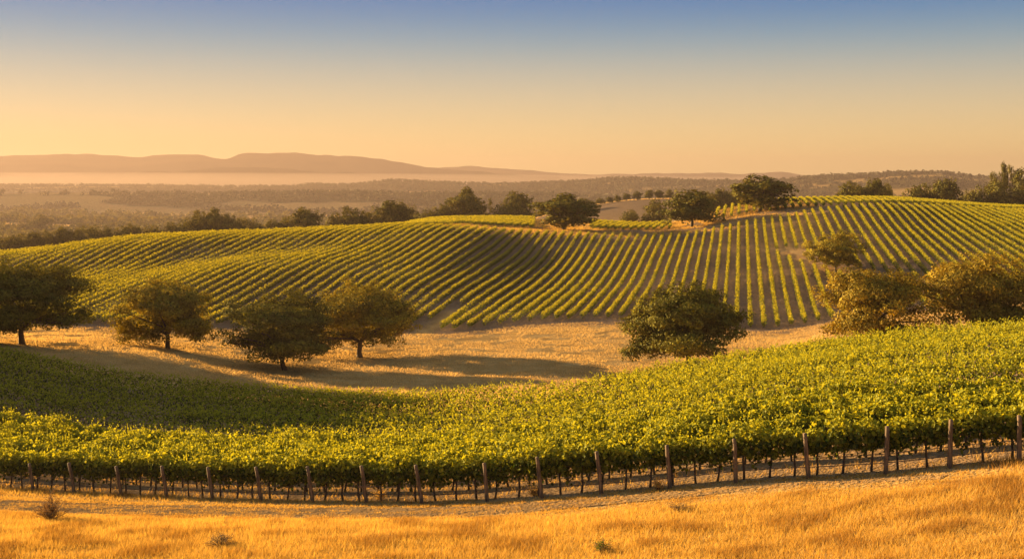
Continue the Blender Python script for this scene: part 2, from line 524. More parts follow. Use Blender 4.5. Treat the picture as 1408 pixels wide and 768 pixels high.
ft = []
for px, py in ((-120, 690), (0, 694), (200, 700), (400, 704), (600, 703), (800, 692), (950, 678), (1100, 664), (1300, 655)):
    Y = on_ground(px, py, 40, 80); ft.append(at(px, Y)[:2])
ribbon('dirt_track', ft, [1.9, 1.9, 1.9, 1.8, 1.5, 1.2, 0.9, 0.5, 0.4], M_TRACK)
hp = []
for px, py in ((1078, 346), (1110, 360), (1140, 371), (1185, 380), (1230, 388), (1280, 396), (1330, 408)):
    hp.append(at(px, on_ground(px, py, 226, 370))[:2])
HILLTRACK = np.array(hp)
ribbon('hillside_track', hp, [1.2, 1.5, 1.9, 2, 2, 2, 2], M_TRACK, 0.05)
cp = [at(px, float(feat(7, px)) + dy)[:2] for px, dy in ((610, 5), (680, 7), (760, 8), (840, 8), (900, 9), (960, 10), (1030, 10), (1080, 10))]
ribbon('crest_track', cp, [1.4, 2.2, 2.6, 2.6, 2.6, 2.6, 2.4, 2.0], M_TRACK, 0.06)


# ------------------------------------------------------------------ far hills and mountains
def range_mesh(name, prof, dist, depth, base, mat, rough, seed, brush=0.8):
    ks = [p[0] for p in prof]; vs_ = [p[1] for p in prof]
    pxs = np.arange(ks[0], ks[-1] + 1, 6.0)
    top = pchip(ks, vs_, pxs) + 5.0 * (fbm(pxs / 30.0, np.full_like(pxs, seed * 1.0), 4, seed) - 0.5) * (dist[0][1] > 5500)
    dd = pchip([d[0] for d in dist], [d[1] for d in dist], pxs)
    prof_t = np.linspace(-1, 0.5, 34)
    V = []
    for u in prof_t:
        Y = dd + u * depth
        X = (pxs - 704) / F * Y
        ztop = (HOR - top) / F * dd
        sh = (0.5 + 0.5 * math.cos(math.pi * u)) if u < 0 else 1 - (u / 0.5) ** 2 * 0.6
        n = fbm(X / (depth * 0.35), Y / (depth * 0.35), 6, seed) - 0.5
        z = base + (ztop - base) * sh + n * rough * min(1.0, 4 * abs(u) + 0.12) * (0.25 + sh)
        V.append(np.stack([X, Y, z], -1))
    V = np.stack(V)
    n, k = V.shape[:2]
    q = np.arange(n * k).reshape(n, k)
    q = np.stack([q[:-1, :-1], q[:-1, 1:], q[1:, 1:], q[1:, :-1]], -1).reshape(-1, 4)
    mask = brush * sstep(0.53 - 0.19 * (brush == 1), 0.57 - 0.19 * (brush == 1), fbm(V[..., 0] / 420.0, V[..., 1] / 120.0, 5, seed + 3)) + (1 - brush) * 0.3
    o = obj(name, mesh_from(name, V.reshape(-1, 3), 4, q, mat, True, {'soil': ('POINT', mask.ravel())}))
    tag(o, kind='structure')
    return V, mask


RIDGE_NEAR = range_mesh('hills', [(-2300, 268), (-400, 268), (0, 266), (150, 265), (300, 268), (430, 266), (600, 268), (750, 270), (900, 272), (1200, 272), (1408, 268), (1700, 268), (3400, 268)],
                        [(-2300, 3100), (3400, 3100)], 480, -80, M_BRUSH, 14, 41, 0.9)
RIDGE_FAR = range_mesh('far_hills', [(-2200, 256), (-300, 256), (0, 255.5), (200, 256.5), (400, 257), (430, 254), (470, 255.5), (540, 249.5), (600, 252), (680, 253.5), (740, 252), (800, 250),
                                 (855, 246), (900, 247), (950, 250), (1020, 251), (1090, 248), (1140, 243.5), (1180, 242), (1250, 239), (1290, 239), (1340, 245), (1408, 248), (1600, 244), (3200, 248)],
                       [(-2200, 5200), (300, 5000), (700, 4500), (1000, 4000), (1408, 3600), (3200, 3600)], 1100, -80, M_BRUSH, 20, 47, 1.0)
range_mesh('mountains', [(-2000, 224), (-600, 220), (-150, 219), (0, 216), (60, 213), (130, 212), (190, 216), (215, 213), (270, 213), (312, 218), (335, 213), (400, 211), (450, 216), (500, 218),
                     (560, 226), (610, 233), (700, 240), (800, 246), (1000, 254), (1300, 258)],
           [(-2000, 7700), (1300, 7700)], 1500, -80, M_MOUNT, 70, 53, 0.6)
range_mesh('foothills', [(-2000, 238), (-300, 236), (0, 240), (150, 239), (240, 235), (312, 229.5), (370, 231), (450, 237), (560, 243), (700, 247), (900, 253)],
           [(-2000, 6300), (900, 6300)], 700, -80, M_MOUNT, 30, 57, 0.6)
range_mesh('distant_mountains', [(-1500, 236), (300, 238), (560, 236), (600, 232), (640, 228), (690, 231), (740, 234), (790, 239), (850, 240), (920, 239), (1000, 238.5), (1060, 236), (1100, 240),
                             (1150, 243), (1250, 246), (1500, 247), (3000, 247)],
           [(-1500, 9300), (3000, 9300)], 600, -80, M_MOUNT, 20, 59, 0.6)


# ------------------------------------------------------------------ trees
def crown_points(rng, n, shape, clumps, lumpy=0.2):
    """Leaf positions and facings for a unit crown: x,y in -0.5..0.5, z 0..1."""
    C, R = [], []
    if shape == 'oak':                                    # big limbs' lobes first, then leaf clumps over each lobe
        L = [(rng.normal() * 0.05, rng.normal() * 0.05, 0.66, 0.27)]
        m = rng.integers(6, 9); t0 = rng.uniform(0, 6.28)
        for i in range(m):
            th = t0 + i * 6.283 / m + rng.normal() * 0.22; rr = rng.uniform(0.18, 0.29)
            L.append((rr * math.cos(th), rr * math.sin(th), rng.uniform(0.38, 0.62), rng.uniform(0.19, 0.26)))
        for i in range(rng.integers(9, 13)):              # low skirts of the crown
            th = rng.uniform(0, 6.28); rr = rng.uniform(0.18, 0.37)
            L.append((rr * math.cos(th), rr * math.sin(th), rng.uniform(0.13, 0.33), rng.uniform(0.12, 0.18)))
        L = np.array(L)
        wl = L[:, 3] ** 2; wl /= wl.sum()
        for i in range(clumps):
            l = L[rng.choice(len(L), p=wl)]
            d = unit(rng.normal(size=3)); d[2] = d[2] if d[2] > -0.6 else -0.5 * d[2]
            k = rng.uniform(0.75, 1.0) if rng.uniform() < 0.8 else rng.uniform(0.1, 0.7)
            C.append([l[0] + d[0] * l[3] * k, l[1] + d[1] * l[3] * k, l[2] + d[2] * l[3] * k * 0.9]); R.append(rng.uniform(0.05, 0.09))
        for i in range(clumps // 4):                      # twigs that fill the dome between the lobes
            d = unit(rng.normal(size=3)) * rng.uniform(0.3, 1.0)
            C.append([d[0] * 0.42, d[1] * 0.42, 0.47 + d[2] * 0.36]); R.append(rng.uniform(0.05, 0.085))
        clumps = 0
    for i in range(clumps):
        if shape == 'oak':
            th = rng.uniform(0, 2 * np.pi); u = rng.uniform(-0.95, 1.0) if rng.uniform() < 0.72 else rng.uniform(-1.0, -0.35)
            up = (u + 0.35) / 1.35 if u > -0.35 else (u + 0.35) / 0.72
            rr = max(0.0, 1 - abs(up) ** 3.0) ** 0.5
            k = rng.uniform(0.62, 0.9) if rng.uniform() < 0.8 else rng.uniform(0.2, 0.6)
            c = [0.5 * rr * math.cos(th) * k, 0.5 * rr * math.sin(th) * k, 0.49 + 0.46 * u * max(k, 0.78)]
            r = rng.choice([0.075, 0.10, 0.13, 0.17]) * rng.uniform(0.9, 1.1) * (1.0 if u > -0.3 else 0.8)
        elif shape == 'bush':
            th = rng.uniform(0, 2 * np.pi); u = rng.uniform(-0.1, 1.0)
            rr = math.sqrt(max(0, 1 - u * u)); k = rng.uniform(0.4, 0.85)
            c = [0.5 * rr * math.cos(th) * k, 0.5 * rr * math.sin(th) * k, 0.16 + 0.72 * max(u, 0) * k]
            r = rng.uniform(0.10, 0.19)
        elif shape == 'tall':
            th = rng.uniform(0, 2 * np.pi); z = rng.uniform(0.15, 0.93)
            w = 0.36 * math.sin(math.pi * (0.10 + 0.8 * z)) ** 0.9
            c = [w * math.cos(th) * rng.uniform(0.3, 1), w * math.sin(th) * rng.uniform(0.3, 1), z]
            r = rng.uniform(0.07, 0.13)
        else:  # cone
            th = rng.uniform(0, 2 * np.pi); z = rng.uniform(0.12, 0.95)
            w = 0.42 * (1 - z) + 0.02
            c = [w * math.cos(th) * rng.uniform(0.4, 1), w * math.sin(th) * rng.uniform(0.4, 1), z]
            r = 0.05 + 0.09 * (1 - z)
        C.append(c); R.append(r)
    C = np.array(C); R = np.array(R)
    pr = R ** 2 / (R ** 2).sum()
    ci = rng.choice(len(C), n, p=pr)
    d = unit(rng.normal(size=(n, 3)))
    rad = rng.uniform(0.2, 1.0, (n, 1)) ** 0.4
    bump = 1 + lumpy * (rng.uniform(-1, 1, (n, 1)))
    P = C[ci] + d * rad * bump * R[ci][:, None] * np.array([1, 1, 0.85])
    N = unit(0.8 * d + 0.9 * unit(P - np.array([0, 0, 0.45])) + 0.55 * rng.normal(size=(n, 3)) + np.array([0, 0, 0.2]))
    hi = np.quantile(P[:, 2], 0.997); ex = np.quantile(np.abs(P[:, :2]), 0.995)
    zs = 1.0 / hi; xs = 0.5 / ex
    P = P * [xs, xs, zs]; C = C * [xs, xs, zs]
    ct = rng.uniform(0, 1, len(C))
    tint = np.clip(0.5 * ct[ci] + 0.5 * rng.uniform(0, 1, n), 0, 1)
    return P, N, tint, C


def tree_meshes(seed, H, W, shape, n, leaf, clumps, mat, trunk_h=0.24, trunk_r=0.035, limbs=7, bark=None, low=0.04):
    rng = np.random.default_rng(seed)
    P, N, tint, C = crown_points(rng, n, shape, clumps)
    lo = trunk_h if shape in ('oak',) else (0.02 if shape == 'bush' else 0.08)
    if shape == 'oak':
        lo = low
    sc = np.array([W, W, H * (1 - lo)])
    P = P * sc + np.array([0, 0, H * lo])
    up_ = P[:, 2] > 0.03 * H                              # nothing below the ground
    P, N, tint = P[up_], N[up_], tint[up_]
    N = N / np.array([W, W, H]) * W
    crown = leaves('crown', P, N, leaf * rng.uniform(0.6, 1.3, len(P)), tint, mat, rng, 0.75)
    C = C * sc + np.array([0, 0, H * lo])
    r0 = trunk_r * H
    fork = np.array([rng.normal() * 0.02 * H, rng.normal() * 0.02 * H, H * trunk_h])
    tp = bent((0, 0, -0.3), fork, 6, 0.012 * H, rng); tp[-1] = fork
    tubes = [(tp, r0 * np.array([1.55, 1.12, 0.98, 0.9, 0.85, 0.85]), 10)]
    order = np.argsort(-np.linalg.norm(C[:, :2], axis=1) * rng.uniform(0.5, 1, len(C)))
    for k in range(limbs):
        c = C[order[k]]
        mid = fork * 0.5 + c * 0.5 + np.array([0, 0, 0.04 * H])
        path = np.vstack([fork - np.array([0, 0, 0.02 * H]), fork * 0.75 + mid * 0.25 + np.array([0, 0, 0.03 * H]), mid, c * 0.8 + mid * 0.2, c])
        path[1:-1] += rng.normal(size=(3, 3)) * 0.012 * H
        a = r0 * rng.uniform(0.42, 0.62)
        tubes.append((path, np.array([a, a * 0.85, a * 0.6, a * 0.35, a * 0.15]), 6))
    if shape in ('tall', 'cone'):
        top = np.array([0, 0, H * 0.93])
        tubes.append((bent(fork, top, 5, 0.005 * H, rng), r0 * np.array([0.85, 0.6, 0.4, 0.25, 0.08]), 6))
    return crown, tubes_mesh('trunk', tubes, bark or M_BARK)


def plant_tree(name, label, cat, px, Y, crown, trunk, rz=0.0, scale=(1, 1, 1), group=None, sink=0.0):
    x, y, z = at(px, Y)
    r = empty(name, (x, y, z - sink), rz, scale)
    tag(r, label, cat, group)
    obj('trunk', trunk, r)
    obj('crown', crown, r)
    return r


# the big oaks of the valley: px, row of the foot (None: hidden), row of the top, crown width in px, distance
MAIN = [
    ('oak_tree', 'broad dark oak at the left edge shading the valley grass, cut by the frame', 30, 178, 358, 172, 'oak', M_OAK, 15000, 62),
    ('oak_tree', 'round olive gold oak standing alone on the lit grass, second from the left edge', 231, 189, 386, 130, 'oak', M_OAKGOLD, 12000, 54),
    ('oak_tree', 'dark green spreading oak nearest the vines, in front of a golden oak', 391, 178, 404, 150, 'oak', M_OAK, 14000, 58),
    ('oak_tree', 'golden topped oak with a forked trunk behind the dark spreading oak', 494, 193, 387, 148, 'oak', M_OAKGOLD, 14000, 58),
    ('oak_tree', 'large dense oak alone behind the middle of the front vineyard edge', 946, 166, 391, 172, 'oak', M_OAK, 17000, 66),
    ('oak_tree', 'loose orange brown tree behind the vineyard edge, left of a darker pair', 1203, 174, 371, 158, 'oak', M_OAKRUST, 12000, 48),
    ('oak_tree', 'tall bronze tree at right behind the vineyard edge with shaded right side', 1338, 176, 349, 172, 'oak', M_OAKRUST, 14000, 56),
    ('oak_tree', 'small thin stemmed tree beside the hillside track among the vine rows', 1149, None, 317, 80, 'oak', M_OAKGOLD, 6000, 34),
]
for i, (nm, lab, px, Y, top, w, shape, mt, n, cl) in enumerate(MAIN):
    if Y is None:
        Y = on_ground(px, 376, 226, 370)
    x, y, z = at(px, Y)
    H = (HOR - top) / F * Y - z
    W = w / F * Y * 1.06
    cr, tr = tree_meshes(100 + i, H, W, shape, int(n * 3.0), 0.34, int(cl * 4.5), mt,
                         trunk_h=0.22 if i != 7 else 0.30, trunk_r=0.034 if i != 7 else 0.02, limbs=8, low=(0.05, 0.04, 0.12, 0.07, 0.10, -0.10, -0.10, 0.05)[i])
    plant_tree(nm, lab, 'oak' if shape == 'oak' else 'tree', px, Y, cr, tr)

# shared crowns for the trees of the crest and beyond (unit height and width)
VAR = {}
for k, (shape, n, leaf, cl) in enumerate([('oak', 6000, 0.055, 220), ('oak', 6000, 0.055, 200), ('oak', 6000, 0.055, 240), ('bush', 3000, 0.06, 36), ('bush', 3000, 0.06, 46),
                                          ('tall', 2200, 0.05, 40), ('cone', 1600, 0.05, 44), ('tall', 1800, 0.05, 26)]):
    VAR[k] = tree_meshes(300 + k, 1.0, 1.0, shape, n, leaf, cl, M_FAROAK, trunk_h=0.2, trunk_r=0.03, limbs=6)

# px, distance, row of the top, width in px, crown kind, label
CREST = [
    (780, 396, 269, 96, 0, 'wide dark oak on the crest above the middle vine rows'),
    (951, 393, 263, 74, 2, 'rounded oak on the golden crest left of the tallest crest oak'),
    (1046, 402, 243, 86, 0, 'big domed oak on the crest bank with its short trunk showing'),
    (866, 590, 289, 26, 3, 'small low bush beyond the crest vines in front of the golden field'),
    (900, 590, 276, 42, 4, 'leafy mound of a tree beyond the crest vines beside the golden field'),
    (976, 640, 265, 24, 1, 'narrow tree just behind the rounded crest oak'),
    (993, 640, 261, 34, 2, 'hazy round tree between the two crest oaks'),
    (1010, 650, 262, 26, 1, 'hazy tree touching the left side of the big domed oak'),
    (1170, 520, 251, 38, 1, 'small oak on the skyline, left one of a close pair above the vines'),
    (1203, 520, 247, 32, 2, 'bigger oak on the skyline, middle of the pair above the vines'),
    (1218, 525, 253, 22, 3, 'low skyline oak leaning on the right of a close pair'),
    (1262, 540, 254, 36, 1, 'grey green tree behind the right vineyard at the end of a gap'),
    (1284, 545, 250, 30, 4, 'bushy tree behind the right vineyard left of the round one'),
    (1301, 535, 248, 42, 2, 'round sunlit tree behind the right vineyard below the far hill'),
    (1334, 545, 262, 26, 3, 'low shrubby tree in the gap before the right grove'),
    (1352, 540, 255, 34, 3, 'bushy tree at the left end of the grove at the right edge'),
    (1378, 530, 252, 62, 4, 'big dark mound of a tree in the grove at the right edge'),
    (1377, 560, 226, 20, 5, 'tall slim tree rising highest over the right grove'),
    (1389, 562, 229, 16, 7, 'second tall slim tree rising over the right grove'),
    (1366, 566, 238, 16, 7, 'slim lower spire left of the tall trees of the right grove'),
    (1408, 555, 234, 38, 5, 'tall tree cut by the right edge of the picture'),
    (1418, 530, 262, 50, 4, 'low dark bush at the right edge under the tall tree'),
    (590, 545, 288, 40, 3, 'low bush left of the three tall trees behind the far vine block'),
    (612, 545, 279, 34, 1, 'small tree at the left foot of the tall many headed tree'),
    (643, 550, 261, 54, 0, 'tall many headed tree behind the far vine block'),
    (673, 555, 274, 26, 6, 'small pointed tree between two rounded ones behind the far vines'),
    (693, 545, 279, 36, 3, 'low golden tree behind the far vines'),
    (712, 550, 266, 44, 2, 'rounded tree with a raised head left of the wide crest oak'),
    (566, 560, 283, 22, 3, 'thin small tree just right of the rounded oak behind the left hill'),
    (540, 500, 277, 52, 2, 'rounded oak behind the top of the left hill'),
    (513, 505, 292, 32, 3, 'low bush joined to the left of the rounded oak on the hill top'),
    (487, 500, 286, 44, 1, 'wide oak with a stepped crown behind the left hill'),
    (462, 500, 294, 34, 4, 'low tree left of the stepped oak behind the left hill'),
    (421, 495, 288, 46, 2, 'domed oak behind the left hill with open sky to its right'),
    (397, 492, 298, 34, 3, 'low tree leaning on the left of the domed oak'),
    (370, 492, 303, 34, 4, 'lowest bush in the dip of the left hill treeline'),
    (344, 490, 301, 32, 3, 'low bush right of the broad flat topped oaks'),
    (318, 486, 296, 34, 1, 'right shoulder tree of the broad oak on the left hill'),
    (296, 488, 289, 46, 0, 'broad flat topped oak standing tallest behind the left hill'),
    (276, 488, 291, 34, 1, 'oak joined to the left of the tallest treeline oak'),
    (256, 486, 301, 32, 3, 'low tree sloping down left of the broad oak'),
    (236, 486, 307, 30, 4, 'low rounded tree in the middle of the left treeline'),
    (212, 486, 311, 34, 3, 'low spreading tree in the thin stretch of the left treeline'),
    (192, 484, 311, 26, 4, 'small low tree next to a taller one in the left treeline'),
    (174, 484, 309, 30, 1, 'slightly taller round tree in the left treeline'),
    (152, 484, 313, 30, 4, 'dense low tree of the left treeline'),
    (126, 484, 311, 38, 3, 'wide bushy tree of the left treeline'),
    (104, 484, 315, 28, 4, 'small dense tree right of a rounded one in the left treeline'),
    (88, 482, 314, 30, 2, 'rounded tree of the left treeline above the dense vines'),
    (68, 482, 318, 26, 1, 'small knobbly tree third from the left end of the treeline'),
    (46, 482, 320, 30, 2, 'round topped tree second from the left end of the treeline'),
    (17, 482, 323, 38, 1, 'rounded tree at the left end of the treeline'),
    (-6, 480, 330, 30, 4, 'low bush cut by the left edge of the picture'),
]
rt = random.Random(5)
for px, Y, top, w, k, lab in CREST:
    x, y, z = at(px, Y)
    H = max(2.5, (HOR - top) / F * Y - z)
    W = w / F * Y * 1.12
    plant_tree({5: 'poplar_tree', 7: 'poplar_tree', 6: 'conifer_tree', 3: 'bushy_tree', 4: 'bushy_tree'}.get(k, 'oak_tree'), lab,
               'tree', px, Y, *VAR[k], rz=rt.uniform(0, 6.28), scale=(W, W, H / 0.97), group='trees along the crest' if px > 570 else 'treeline behind the left hill')

# hazy single trees out on the plain and round the golden field
HAZY = [(20, 1500, 16, 3, 'hazy tree by the left edge out on the plain'), (36, 1500, 20, 1, 'hazy small tree just left of the largest plain tree'),
        (56, 1480, 27, 0, 'largest hazy round tree on the misty plain at left'), (84, 1540, 14, 4, 'hazy low tree right of the largest plain tree'),
        (112, 1560, 18, 2, 'hazy domed tree farther right on the misty plain'), (152, 1650, 14, 3, 'hazy tree in the middle of the misty left plain'),
        (826, 870, 11, 1, 'tiny round tree at the left end of the golden field'), (838, 872, 10, 2, 'tiny tree second along the golden field edge'),
        (849, 874, 11, 4, 'tiny bushy tree in the line above the golden field'), (862, 874, 10, 1, 'tiny pale tree in the line above the golden field'),
        (876, 872, 13, 0, 'tiny darker round tree standing alone above the golden field'), (893, 874, 13, 2, 'tiny tree where the field treeline thickens'),
        (906, 876, 14, 0, 'tiny tree in the thick part of the field treeline'), (920, 878, 13, 4, 'tiny tree near the rounded crest oak in the field treeline'),
        (803, 800, 22, 2, 'hazy tree just right of the wide crest oak top'), (812, 805, 16, 1, 'hazy low tree at the left of the golden field'),
        (783, 810, 14, 6, 'hazy pointed tree over the wide crest oak')]
for px, Y, w, k, lab in HAZY:
    W = w / F * Y * 1.15
    plant_tree('oak_tree' if k < 3 else ('conifer_tree' if k == 6 else 'bushy_tree'), lab, 'tree', px, Y, *VAR[k], rz=rt.uniform(0, 6.28),
               scale=(W, W, W * rt.uniform(0.75, 0.95)), group='hazy trees out on the plain')

# trees standing on the shoulder of the hill left of the picture, whose shade lies on the vines
for k, (X, Y, h) in enumerate([(-92, 140, 14), (-100, 150, 16), (-93, 160, 15), (-101, 170, 17), (-98, 181, 15), (-108, 162, 17), (-110, 178, 16), (-112, 150, 16), (-118, 168, 18), (-122, 185, 16), (-104, 191, 12), (-120, 156, 18), (-87, 130, 11)]):
    o = empty('oak_tree', (X, Y, float(height(X, Y))), k * 1.7, (h * 1.15, h * 1.15, h))
    tag(o, 'oak on the hill shoulder beyond the left edge, casting shade over the front vines', 'tree', 'oaks beyond the left edge')
    obj('trunk', VAR[k % 3][1], o); obj('crown', VAR[k % 3][0], o)


# far woods: masses of trees nobody could count
def woods(name, P, size, mat, quads_per, seed, leafk):
    rng = np.random.default_rng(seed)
    n = len(P)
    idx = np.repeat(np.arange(n), quads_per)
    d = unit(rng.normal(size=(len(idx), 3))); d[:, 2] = np.abs(d[:, 2]) * 1.0
    s = size[idx][:, None]
    Q = P[idx] + d * s * np.array([0.55, 0.55, 0.75]) * rng.uniform(0.5, 1.0, (len(idx), 1)) + np.array([0, 0, 0.12]) * s
    me = leaves(name, Q, d + 0.5 * rng.normal(size=d.shape), s[:, 0] * leafk * rng.uniform(0.7, 1.3, len(idx)),
                np.clip(rng.uniform(0, 1, n)[idx] * 0.6 + rng.uniform(0, 0.4, len(idx)), 0, 1), mat, rng, 0.9)
    o = obj(name, me)
    return tag(o, kind='stuff')


r7 = np.random.default_rng(7)
pxr = r7.uniform(-500, 1900, 36000); Yr = np.exp(r7.uniform(math.log(760), math.log(3400), 36000))
Xr = (pxr - 704) / F * Yr
keep = (soil_mask(pxr, Xr, Yr) > 0.5) & ~((pxr > 790) & (pxr < 960) & (Yr < 900)) & ((pxr < 480) | (Yr > 900))
pxr, Yr, Xr = pxr[keep][:11000], Yr[keep][:11000], Xr[keep][:11000]
tag(woods('plain_woods', np.stack([Xr, Yr, height(Xr, Yr)], -1), r7.uniform(5, 9, len(Xr)) * np.clip(Yr / 1000, 1, 2), M_FAROAK, 30, 71, 0.36),
    'hazy oak woods scattered over the wide plain behind the hills', 'woods')


def ridge_woods(name, VM, n, seed, smin, smax, label):
    V, mask = VM
    rng = np.random.default_rng(seed)
    nrow, ncol = V.shape[:2]
    r = rng.integers(6, 26, n); c = rng.integers(0, ncol - 1, n)
    f = rng.uniform(0, 1, n)[:, None]
    P = V[r, c] * (1 - f) + V[r, c + 1] * f
    px = 704 + F * P[:, 0] / P[:, 1]
    ok = (px > -500) & (px < 1900) & (mask[r, c] > rng.uniform(0.2, 0.6, n))
    P = P[ok]
    tag(woods(name, P, rng.uniform(smin, smax, len(P)), M_RIDGE, 14, seed + 1, 0.42), label, 'woods')


ridge_woods('ridge_woods', RIDGE_NEAR, 18000, 81, 9, 16, 'hazy woods covering the low ridge across the plain')
ridge_woods('far_ridge_woods', RIDGE_FAR, 30000, 85, 8, 15, 'faint woods covering the far hills under the mountains')


# ------------------------------------------------------------------ vineyards
def row_mesh(name, cx, cyy, cz, dirv, lean, z0, z1, half, per_m, leaf, mat, rng, clump=1.4, shoots=0.0):
    """Foliage of one vine row along a centre line sampled every 0.5 m."""
    n = int(len(cx) * 0.5 * per_m)
    t = rng.uniform(0, len(cx) - 1.001, n)
    s = t * 0.5
    ph = rng.uniform(0, 10)
    dens = 0.62 + 0.38 * np.sin((s + ph) * 2 * np.pi / clump)
    dens = dens * (0.65 + 0.7 * vnoise(s / 3.0, np.full_like(s, ph), 5)) * np.where(vnoise(s / 1.6, np.full_like(s, ph * 2), 6) > 0.93, 0.15, 1)
    wk = np.interp(t, np.arange(len(cx)), fbm(cx / 16.0, cyy / 16.0, 3, 55))
    dens = dens * np.clip(0.55 + 3.0 * (wk - 0.33), 0.35, 1.1)
    t = t[rng.uniform(0, 1, n) < dens + 0.12]
    n = len(t)
    i = t.astype(int); f = t - i
    base = np.stack([cx[i] * (1 - f) + cx[i + 1] * f, cyy[i] * (1 - f) + cyy[i + 1] * f, cz[i] * (1 - f) + cz[i + 1] * f], -1)
    s = t * 0.5
    a = rng.uniform(0, 2 * np.pi, n); rad = rng.uniform(0, 1, n) ** 0.4
    wv = 0.75 + 0.5 * vnoise(s / 0.9, np.full(n, ph + 3), 8)
    hv = 0.7 + 0.55 * vnoise(s / 0.8, np.full(n, ph + 7), 12)
    mound = 0.86 + 0.22 * np.sin((s + ph) * 2 * np.pi / clump)
    hv = hv * mound; wv = wv * mound
    side = np.cos(a) * rad; up = np.sin(a) * rad
    zz = (z0 + z1) / 2 + up * (z1 - z0) / 2
    zz = np.where(up > 0, (z0 + z1) / 2 + up * (z1 - z0) / 2 * hv, zz)
    nv = np.array([-dirv[1], dirv[0]])
    P = base.copy()
    P[:, 0] += nv[0] * side * half * wv; P[:, 1] += nv[1] * side * half * wv
    P[:, 2] += zz
    N = np.stack([nv[0] * side, nv[1] * side, up * 0.8 + 0.25], -1) + 0.55 * rng.normal(size=(n, 3))
    tint = np.clip(0.12 + 0.78 * sstep(-0.1, 0.85, up * (0.8 + 0.4 * vnoise(s / 1.2, np.full(n, ph), 3))) + rng.normal(0, 0.15, n), 0, 1)  # young growth paler on top, plus row shade put into the darker low leaves
    size = leaf * rng.uniform(0.65, 1.3, n)
    if shoots > 0:
        k = int(len(cx) * 0.5 * shoots)
        ts = rng.uniform(0, len(cx) - 1.001, k)
        for q in range(5):
            i = ts.astype(int); f = ts - i
            b = np.stack([cx[i] * (1 - f) + cx[i + 1] * f, cyy[i] * (1 - f) + cyy[i + 1] * f, cz[i] * (1 - f) + cz[i + 1] * f], -1)
            r2 = np.random.default_rng(int(ph * 1000)); sd = r2.normal(size=(k, 2)) * 0.22; off = r2.uniform(-half, half, k)
            b[:, 0] += nv[0] * off + sd[:, 0] * (q / 3.0); b[:, 1] += nv[1] * off + sd[:, 1] * (q / 3.0)
            b[:, 2] += z1 * 0.93 + q * 0.085
            P = np.vstack([P, b]); N = np.vstack([N, rng.normal(size=(k, 3)) + [0, 0, 0.4]])
            tint = np.r_[tint, rng.uniform(0.6, 1, k)]; size = np.r_[size, leaf * rng.uniform(0.5, 0.8, k)]
    return leaves(name, P, N, size, tint, mat, rng)


# the front vineyard: rows parallel to the picture's front row of posts
ROW_GAP = 3.0
N_SINGLE = 6
front_rows = []
vine_rng = np.random.default_rng(21)
for i in range(60):
    org = FRONT0 + ROWN * (i * ROW_GAP)
    s = np.arange(-150, 150, 0.5)
    X = org[0] + ROWDIR[0] * s; Y = org[1] + ROWDIR[1] * s
    Yc = np.maximum(Y, 5)
    px = 704 + F * X / Yc
    ok = (px > -110) & (px < 1530) & (Y < feat(2, px)) & (Y > 30)
    if ok.sum() < 50:
        continue
    j = np.nonzero(ok)[0]
    j = j[0] + np.arange(j[-1] - j[0] + 1)
    front_rows.append((i, X[j], Y[j], height(X[j], Y[j])))


def vine_variant(k):
    rng = np.random.default_rng(400 + k)
    n = 620
    a = rng.uniform(0, 2 * np.pi, n); rad = rng.uniform(0, 1, n) ** 0.4
    x = rng.normal(0, 0.36, n)
    side = np.cos(a) * rad; up = np.sin(a) * rad
    lump = 0.62 + 0.8 * vnoise(x * 2.3 + 9, np.full(n, k * 3.1), 4)
    z = 1.24 + up * 0.5 * lump
    drop = rng.uniform(0, 1, n) < 0.12
    z = np.where(drop, z - rng.uniform(0, 0.35, n), z)
    P = np.stack([x, side * 0.50 * lump, z], -1)
    N = np.stack([x * 0.3, side, up * 0.8 + 0.25], -1) + 0.5 * rng.normal(size=(n, 3))
    tint = np.clip(0.12 + 0.78 * sstep(-0.1, 0.85, up) + rng.normal(0, 0.15, n), 0, 1)  # pale tops partly young growth; lit top and shaded lower face painted into tint
    sz = 0.165 * rng.uniform(0.6, 1.35, n)
    for q in range(rng.integers(4, 8)):                       # shoots above the canopy
        m = rng.integers(4, 8); d = np.array([rng.normal() * 0.5, rng.normal() * 0.5, 1.0]); b = np.array([rng.normal() * 0.35, rng.normal() * 0.25, 1.6])
        Q = b + d * np.linspace(0, 0.42, m)[:, None]
        P = np.vstack([P, Q]); N = np.vstack([N, rng.normal(size=(m, 3))]); tint = np.r_[tint, rng.uniform(0.6, 1, m)]
        sz = np.r_[sz, 0.11 * rng.uniform(0.6, 1, m)]
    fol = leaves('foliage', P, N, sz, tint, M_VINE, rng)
    lean = rng.normal() * 0.16
    tp = np.array([[0, 0, -0.1], [lean * 0.5, 0.02, 0.3], [lean * 0.8 + rng.normal() * 0.03, 0, 0.62], [lean, 0.0, 0.95]])
    tubes = [(tp, [0.062, 0.045, 0.042, 0.05], 7)]
    for sgn in (-1, 1):
        tubes.append((np.array([[lean, 0, 0.92], [lean + sgn * 0.2, 0, 1.02], [lean + sgn * 0.55, 0.02, 1.05]]), [0.04, 0.03, 0.018], 6))
    return fol, tubes_mesh('trunk', tubes, M_VBARK)


VINES = [vine_variant(k) for k in range(9)]
ORD = ['first', 'second', 'third', 'fourth', 'fifth', 'sixth', 'seventh', 'eighth', 'ninth', 'tenth', 'eleventh', 'twelfth', 'thirteenth', 'fourteenth',
       'fifteenth', 'sixteenth', 'seventeenth', 'eighteenth', 'nineteenth', 'twentieth', 'twenty first', 'twenty second']
